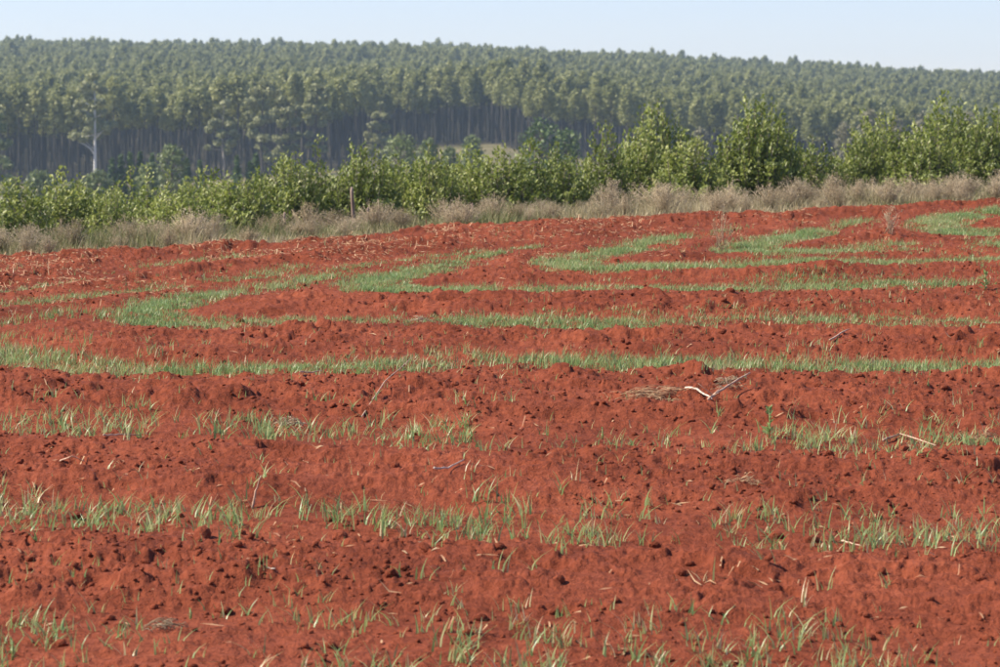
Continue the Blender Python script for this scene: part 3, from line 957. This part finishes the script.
# old posts in the shrub strip
def post(px, base, top, depth, r, label):
    a, b = at_depth(px, base, depth), at_depth(px + random.uniform(-1, 2), top, depth)
    g = tz(a.x, depth)
    H = max(.16, b.z - g)
    mb = MB()
    k = [0, .25, .5, .75, .93, 1.0]
    pts = [(math.sin(q * 3 + px) * .012 + (b.x - a.x) * q, math.cos(q * 4 + px) * .012, -.1 + (H + .1) * q) for q in k]
    mb.tube(pts, [r * 1.1, r, r * .95, r * .9, r * .85, r * .45], 9)
    link('wooden_post', mb.mesh('wooden_post', [M_post], True), None, (a.x, depth, g), label=label, category='post', group='weathered posts in the shrub strip')
random.seed(3)
post(353, 213, 187, 29.4, .02, 'tall weathered wooden post in the dry shrubs left of centre')
post(285, 222, 212, 28.6, .016, 'short broken post low in the dry shrubs, leftmost of the posts')
post(368, 214, 207, 29.2, .016, 'stubby post just right of the tall weathered post')
post(471, 208, 203, 30.2, .016, 'reddish stub of a post in the shrubs at centre')

# ------------------------------------------------------------------ seedlings
def build_seedlings():
    for si, s in enumerate(STRIPS):
        xy = s['xy']
        seg = np.linalg.norm(np.diff(xy, axis=0), axis=1)
        cum = np.concatenate([[0], np.cumsum(seg)])
        total = cum[-1]
        n = int(total * s['w'] * 2 * s['n'] * (3.0 if si > 3 else 2.1))
        u = RNG.uniform(0, total, n)
        j = np.clip(np.searchsorted(cum, u) - 1, 0, len(seg) - 1)
        f = (u - cum[j]) / seg[j]
        p = xy[j] + (xy[j + 1] - xy[j]) * f[:, None]
        d = (xy[j + 1] - xy[j]) / seg[j][:, None]
        g = RNG.normal(size=n)
        off = np.where(RNG.uniform(0, 1, n) < .22, np.clip(g * 1.15, -2.6, 2.6), np.clip(g * .5, -1.2, 1.2)) * s['w']
        if si < 3:
            off = np.where(RNG.uniform(0, 1, n) < .4, np.clip(g * 1.1, -2.2, 2.2), np.clip(g * .6, -1.2, 1.2)) * s['w']
        thin = np.ones(n)
        if s.get('tip'):                      # the arm that runs back to the hedge thins out
            ct = cum[s['tip']]
            back = np.clip((ct - u) / max(ct, .1), 0, 1)
            thin = 1 - .78 * sstep(.12, .75, back)
            off = off * (1 - .5 * sstep(.1, .7, back))
            if si > 3:
                off = np.where(u < ct + 4.5, np.clip(off, -1.2 * s['w'], 1.2 * s['w']), off) * (.66 + .80 * sstep(1.0, 4.0, u - ct))
        p = p + np.stack([-d[:, 1], d[:, 0]], 1) * off[:, None]
        x, y = p[:, 0], p[:, 1]
        keep = (np.abs(x) < .36 * y) & (y > 7.5) & (y < edge_y(x) - .1)
        pn = fbm(x * 1.3 + si * 7, y * 1.7, 71, 3)
        prob = np.clip(1 - s['patch'] * 1.9 * np.clip(.62 - pn, 0, 1) * 3.2, .05, 1)
        px = CX + F * x / y
        inb = np.zeros(n)
        for (a, b, _) in s['boost']:
            inb = np.maximum(inb, sstep(a - 35, a + 15, px) * (1 - sstep(b - 15, b + 35, px)))
        prob = prob * (1 + .6 * inb)
        if 4 <= si <= 8:                      # the outer bend of each hairpin stands thick
            prob = np.maximum(prob, 1 - sstep(.4, 1.3, np.hypot(x - xy[s['tip'], 0], (y - xy[s['tip'], 1]) * .8)))
        if si < 3:
            prob = inb * np.maximum(prob * .8, .75 * sstep(.35, .62, vnoise(x * 4, y * 4, 74))) + (1 - inb) * .32 * prob
        prob = prob * thin
        keep &= RNG.uniform(0, 1, n) < prob
        x, y = x[keep], y[keep]
        z = field_z(x, y)
        tall = .75 + .55 * vnoise(x * 1.8, y * 1.8, 72)
        H = s['h'] * tall
        far = sstep(13, 22, y)
        tint = .33 + .3 * (vnoise(x * 2.2, y * 2.2, 73) - .4) + .06 * (1 - far) + (RNG.uniform(0, 1, len(x)) < .2) * .3
        blades('seedling_strip', x, y, z, H, .85 if si < 3 else .65, .0068 if si < 3 else .0056, tint, M_seed, 5, .02, 3 if si < 3 else 2, label=s['label'], category='seedlings')
    # stray seedlings on the red ground
    n = 4000
    y = np.exp(RNG.uniform(math.log(8), math.log(28), n)); x = RNG.uniform(-.33, .33, n) * y
    k = (y < edge_y(x) - .3) & (vnoise(x * .8, y * .8, 79) > .42)
    x, y = x[k], y[k]
    blades('stray_seedlings', x, y, field_z(x, y), np.full(len(x), .06), .6, .006, np.full(len(x), .5), M_seed, 2, .012, 2,
           label='thin stray seedlings scattered over the bare red soil', category='seedlings')

build_seedlings()

# ------------------------------------------------------------------ clods
def clod_mesh(seed):
    import bmesh
    bm = bmesh.new()
    bmesh.ops.create_icosphere(bm, subdivisions=2, radius=1.0)
    r = random.Random(seed)
    ax = [Vector((r.uniform(-1, 1), r.uniform(-1, 1), r.uniform(-1, 1))).normalized() for _ in range(9)]
    am = [r.uniform(-.3, .28) for _ in ax]
    for v in bm.verts:
        n = v.co.normalized()
        k = 1 + sum(a * max(0, n.dot(x)) ** 3 for a, x in zip(am, ax)) + r.uniform(-.07, .07)
        v.co = Vector((n.x * k, n.y * k * .9, n.z * k * .72))
    me = bpy.data.meshes.new('soil_clod')
    bm.to_mesh(me); bm.free()
    me.materials.append(M_clod)
    return me

def build_clods():
    random.seed(31)
    protos = [clod_mesh(500 + k) for k in range(8)]
    # the larger single clods, placed where the photo shows dark-shadowed lumps
    marks = [(775, 533, 9), (812, 538, 10), (768, 575, 6), (812, 577, 7), (882, 577, 7), (905, 458, 8), (965, 462, 9), (888, 452, 10), (203, 537, 12), (340, 535, 10), (426, 560, 9), (437, 553, 8), (540, 455, 9), (528, 458, 7),
             (590, 567, 7), (690, 572, 8), (680, 580, 7), (700, 562, 6), (615, 607, 8), (480, 615, 9), (468, 633, 7), (75, 515, 8), (160, 497, 7), (178, 515, 9), (225, 605, 9), (60, 640, 8), (30, 565, 7), (110, 612, 7), (330, 640, 9),
             (930, 605, 7), (980, 585, 8), (870, 630, 8), (735, 515, 7), (655, 540, 7), (255, 450, 7), (40, 455, 6), (395, 470, 7), (610, 470, 6), (720, 450, 7), (830, 465, 7), (560, 395, 6), (455, 390, 6), (300, 390, 6), (150, 395, 6),
             (700, 338, 6), (722, 340, 6), (710, 345, 5), (617, 262, 4), (730, 298, 5), (240, 322, 5), (820, 392, 6), (860, 385, 6), (945, 395, 6), (60, 388, 5), (20, 470, 6), (500, 560, 7), (560, 590, 8), (390, 585, 8), (145, 565, 8), (285, 560, 7)]
    for k, (px, py, rpx) in enumerate(marks):
        x, y = on_field(px, py, .02)
        r = rpx * y / F * .85
        z = fz(float(x), float(y))
        where = 'foreground' if py > 500 else 'middle of the field' if py > 350 else 'far part of the field'
        side = 'left' if px < 330 else 'centre' if px < 660 else 'right'
        o = link('soil_clod', protos[k % 8], None, (float(x), float(y), z + r * .25), random.uniform(0, 6.28), (r * random.uniform(.85, 1.3), r, r * random.uniform(.75, 1.0)),
                 label='fist-sized red soil clod with a dark shadow, %s, %s' % (where, side), category='clod', group='red clods, %s, %s' % (where, side))
        o.rotation_euler = (random.uniform(-.4, .4), random.uniform(-.4, .4), random.uniform(0, 6.28))
    # crumbs nobody could count: one mesh
    n = 22000
    y = np.exp(RNG.uniform(math.log(7.6), math.log(29), n)); x = RNG.uniform(-.31, .31, n) * y
    sd_ = strip_dist(x.astype(np.float32), y.astype(np.float32))
    k = (y < edge_y(x) - .1) & (RNG.uniform(0, 1, n) < np.where(sd_ > .05, 1, .35)) & (vnoise(x * 1.1, y * 1.1, 83) > .33)
    x, y = x[k], y[k]
    n = len(x)
    r = .005 + .022 * RNG.beta(1.1, 5, n)
    z = field_z(x, y) + r * .2
    ico = np.array([(0, 0, -1), (.72, -.53, -.45), (-.28, -.85, -.45), (-.89, 0, -.45), (-.28, .85, -.45), (.72, .53, -.45), (.28, -.85, .45), (-.72, -.53, .45), (-.72, .53, .45), (.28, .85, .45), (.89, 0, .45), (0, 0, 1)])
    fc = np.array([(0, 1, 2), (1, 0, 5), (0, 2, 3), (0, 3, 4), (0, 4, 5), (1, 5, 10), (2, 1, 6), (3, 2, 7), (4, 3, 8), (5, 4, 9), (1, 10, 6), (2, 6, 7), (3, 7, 8), (4, 8, 9), (5, 9, 10), (6, 10, 11), (7, 6, 11), (8, 7, 11), (9, 8, 11), (10, 9, 11)])
    V = ico[None] * RNG.uniform(.65, 1.3, (n, 12, 1)) * np.array([1.1, 1, .8]) * r[:, None, None]
    a = RNG.uniform(0, 6.283, n)
    c, s = np.cos(a)[:, None], np.sin(a)[:, None]
    V = np.stack([V[..., 0] * c - V[..., 1] * s + x[:, None], V[..., 0] * s + V[..., 1] * c + y[:, None], V[..., 2] + z[:, None]], -1)
    T = (fc[None] + (np.arange(n) * 12)[:, None, None]).reshape(-1, 3)
    link('soil_crumbs', mesh_np('soil_crumbs', V.reshape(-1, 3), None, T, None, False, [M_clod]), kind='stuff', label='small crumbs of red soil strewn over the field', category='soil')

build_clods()

# ------------------------------------------------------------------ straw and sticks
def build_straw():
    n = 5200
    y = np.exp(RNG.uniform(math.log(7.6), math.log(30), n)); x = RNG.uniform(-.22, .22, n) * y
    px = CX + F * x / y
    py = CAMZ * F / y - 10 + 0 * y
    dens = .07 + .22 * (vnoise(x * .9, y * .9, 64) > .62)
    dens = np.where((px < 330) & (py < 285), .95, dens)
    dens = np.where((px > 420) & (px < 900) & (py < 232), .85, dens)
    k = (RNG.uniform(0, 1, n) < dens) & (y < edge_y(x) + .1)
    x, y = x[k], y[k]
    ex = 14000
    xx = RNG.uniform(-6, 6, ex); tt = -RNG.beta(1.1, 2.4, ex) * 5.5
    yy = edge_y(xx) + tt
    kk = (vnoise(xx * 1.1, yy * 1.3, 66) > .46) & (RNG.uniform(0, 1, ex) < np.where(xx < -.5, .75, .45)) & (strip_dist(xx.astype(np.float32), yy.astype(np.float32)) > -.1)
    x, y = np.concatenate([x, xx[kk]]), np.concatenate([y, yy[kk]])
    n = len(x)
    L = .02 + .11 * RNG.beta(1.2, 4, n)
    a = RNG.uniform(0, 6.283, n)
    W = RNG.uniform(.003, .008, n)
    dx, dy = np.cos(a) * L / 2, np.sin(a) * L / 2
    z0 = field_z(x - dx, y - dy) + .006; z1 = field_z(x + dx, y + dy) + .006
    zm = np.maximum((z0 + z1) / 2, field_z(x, y) + .004)
    z1 = z1 + (RNG.uniform(0, 1, n) < .25) * RNG.uniform(0, .05, n)
    nx, ny = -np.sin(a) * W / 2, np.cos(a) * W / 2
    V = np.stack([np.stack([x - dx - nx, y - dy - ny, z0], 1), np.stack([x - dx + nx, y - dy + ny, z0], 1), np.stack([x - nx, y - ny, zm + .004], 1), np.stack([x + nx, y + ny, zm], 1),
                  np.stack([x + dx - nx, y + dy - ny, z1], 1), np.stack([x + dx + nx, y + dy + ny, z1 + .003], 1)], 1)
    i = np.arange(n)[:, None] * 6
    q = np.concatenate([i + np.array([0, 1, 3, 2]), i + np.array([2, 3, 5, 4])])
    link('straw_litter', mesh_np('straw_litter', V.reshape(-1, 3), q, None, np.repeat(RNG.uniform(0, .65, n), 6), False, [M_straw]), kind='stuff',
         label='pale bits of straw and dry stalk lying on the red soil', category='straw')

build_straw()

def stick(pts_px, r, mat, label, name='dead_stick', lifts=None, twigs=0, cat='stick'):
    """a stick lying on the soil between photo points"""
    P = []
    for k, (px, py) in enumerate(pts_px):
        lift = lifts[k] if lifts else .02
        x, y = on_field(px, py, lift)
        P.append(Vector((float(x), float(y), fz(float(x), float(y)) + lift)))
    o = P[0].copy()
    Q = []
    for a, b in zip(P[:-1], P[1:]):
        for k in range(4):
            Q.append(a.lerp(b, k / 4) - o + Vector((random.uniform(-.4, .4) * r, random.uniform(-.4, .4) * r, random.uniform(-.3, .5) * r)))
    Q.append(P[-1] - o)
    mb = MB()
    mb.tube(Q, [r * (1 - .55 * k / (len(Q) - 1)) for k in range(len(Q))], 7)
    for k in range(twigs):
        i = random.randrange(1, len(Q) - 1)
        e = Q[i] + Vector((random.uniform(-.1, .1), random.uniform(-.05, .05), random.uniform(.01, .07)))
        mb.tube([Q[i], e], [r * .4, r * .15], 5)
    link(name, mb.mesh(name, [mat], True), None, tuple(o), label=label, category=cat)

random.seed(41)
stick([(686, 400), (697, 404), (712, 411)], .0085, M_bleach, 'short bleached white stick lying beside the twig heap')
stick([(708, 411), (728, 398), (750, 386)], .008, M_drystick, 'long tan branch leaning up right from the bleached stick', lifts=[.02, .05, .09], twigs=4)
stick([(252, 507), (256, 490), (261, 475)], .006, M_drystick, 'thin pinkish stalk standing upright in the left foreground', lifts=[0, .07, .14])
stick([(434, 482), (448, 477), (464, 472)], .0055, M_bleach, 'pale stalk lying just above the tall seedling tufts at centre')
stick([(362, 420), (385, 393), (412, 367)], .004, M_drystick, 'long thin stalk slanting across the red band left of centre', lifts=[.01, .05, .08])
stick([(883, 438), (900, 434), (936, 449)], .006, M_drystick, 'bent tan twig lying below the seedlings at right')
stick([(255, 574), (264, 578), (275, 585)], .005, M_bleach, 'short pale chip of stalk on the left foreground soil')
stick([(842, 540), (852, 545), (861, 554)], .004, M_drystick, 'short curved stalk among the seedlings in the right foreground')
stick([(104, 447), (118, 438), (140, 435)], .005, M_drystick, 'curved tan stalk lying at left between two seedling strips')
stick([(300, 385), (312, 379), (322, 373)], .005, M_drystick, 'small stalk lying under the full-width seedling strip')
stick([(830, 345), (845, 338), (850, 336)], .006, M_drystick, 'little dry stalk in the red band at right')
stick([(60, 470), (72, 466), (85, 470)], .004, M_drystick, 'thin arched stalk on the soil at far left', lifts=[0, .04, 0])

def twig_heap(px, py, wpx, n, label, flat=.35, mat=None, H=.09):
    x, y = on_field(px, py, .02)
    x, y = float(x), float(y)
    W = wpx * y / F / 2
    mb = MB()
    z0 = fz(x, y)
    for i in range(n):
        a = random.gauss(0, .85) + random.choice((0, math.pi))
        L = W * random.uniform(.2, .75)
        cx, cy = random.gauss(0, .42) * W, random.gauss(0, .42) * W
        d = Vector((math.cos(a), math.sin(a) * .7, random.uniform(-.12, flat * .6))) * L * .5
        c = Vector((cx, cy, 0))
        c.z = max(fz(x + cx, y + cy), fz(x + cx + d.x, y + cy + d.y) - d.z, fz(x + cx - d.x, y + cy - d.y) + d.z) - z0 + random.uniform(.0, H) * .45 * max(.1, 1 - abs(cx) / W)
        mb.tube([c - d, c + Vector((0, 0, .01)), c + d], [.0017, .0016, .0008], 4, random.uniform(0, .75))
    link('twig_heap', mb.mesh('twig_heap', [mat or M_twig]), None, (x, y, z0), label=label, category='twigs')

twig_heap(655, 404, 66, 170, 'heap of fine dry grey-pink twigs lying left of the bleached stick', H=.05, mat=M_straw)
twig_heap(730, 400, 40, 60, 'thin scatter of twigs under the long tan branch')
twig_heap(290, 424, 34, 80, 'small tangle of grey twigs in the broken strip left of centre')
twig_heap(165, 628, 52, 45, 'flat tangle of dark thin twigs at bottom left')
twig_heap(748, 490, 40, 50, 'small heap of straw stalks right of the centre tufts', mat=M_straw)
twig_heap(420, 322, 26, 45, 'small pale twig bunch in the second green strip from the hairpins')
twig_heap(985, 437, 40, 45, 'twig bunch among the seedlings by the right edge', mat=M_straw)

def standing_tuft(px, py, hpx, label, seed, wide=.8):
    x, y = on_field(px, py)
    H = hpx * float(y) / F
    tw, hd = dry_shrub(seed, .25, H, H * wide * .45, 16)
    e = thing('dry_tuft', (float(x), float(y), fz(float(x), float(y))), label, 'dry plant')
    link('twigs', tw, e, kind='stuff'); link('seed_heads', hd, e, kind='stuff')
standing_tuft(722, 250, 34, 'upright dry brown tuft on the red soil before the shrubs', 601, .9)
standing_tuft(890, 240, 22, 'dry stalks standing on the red mound at upper right', 604, .8)

def weed(px, py, hpx, label, n=26):
    x, y = on_field(px, py)
    x, y = float(x), float(y)
    H = hpx * y / F
    st, lf = MB(), MB()
    st.tube([(0, 0, -.02), (.004, 0, H * .5), (.0, .003, H * .95)], [.005, .004, .002], 5)
    u = RNG.uniform(.05, 1, n)
    a = np.arange(n) * 2.4
    d = np.stack([np.cos(a), np.sin(a), .5 + u * .9], 1)
    lf.leaves(np.stack([u * 0, u * 0, u * H * .95], 1), d, H * RNG.uniform(.22, .4, n) * (1.15 - .6 * u), H * RNG.uniform(.05, .09, n), np.clip(.25 + RNG.normal(size=n) * .2, 0, 1), .2, .1)
    e = thing('weed', (x, y, fz(x, y)), label, 'weed')
    link('stem', st.mesh('stem', [M_seed]), e)
    link('leaves', lf.mesh('leaves', [M_seed]), e)
weed(769, 442, 32, 'upright narrow-leaved green weed below the tan branch', 40)
weed(985, 296, 20, 'dark green weed in the strip by the right edge', 40)
weed(216, 427, 12, 'small dark green weed in the broken strip at left', 22)
weed(602, 437, 12, 'small green weed right of the centre in the broken strip', 20)
weed(190, 618, 12, 'small broad-leaved weed in the left foreground', 14)
weed(12, 660, 22, 'leafy weed in the bottom left corner', 22)
weed(668, 300, 10, 'small dark weed between two far seedling strips', 18)

# ------------------------------------------------------------------ haze
def build_haze():
    import bmesh
    bm = bmesh.new()
    bmesh.ops.create_cube(bm, size=1.0)
    me = bpy.data.meshes.new('haze')
    bm.to_mesh(me); bm.free()
    m, nt, N, L = new_mat('haze')
    out = N.new('ShaderNodeOutputMaterial')
    v = N.new('ShaderNodeVolumePrincipled')
    v.inputs['Color'].default_value = (.64, .84, 1.0, 1)
    v.inputs['Density'].default_value = .00020
    v.inputs['Anisotropy'].default_value = .25
    L.new(v.outputs[0], out.inputs['Volume'])
    me.materials.append(m)
    zlo, zhi = -16.0, 52.0
    o = link('haze', me, None, (0, 915, (zlo + zhi) / 2), 0, (1460, 2000, zhi - zlo), kind='stuff', label='thin bluish summer haze over the valley and hill', category='haze')
build_haze()
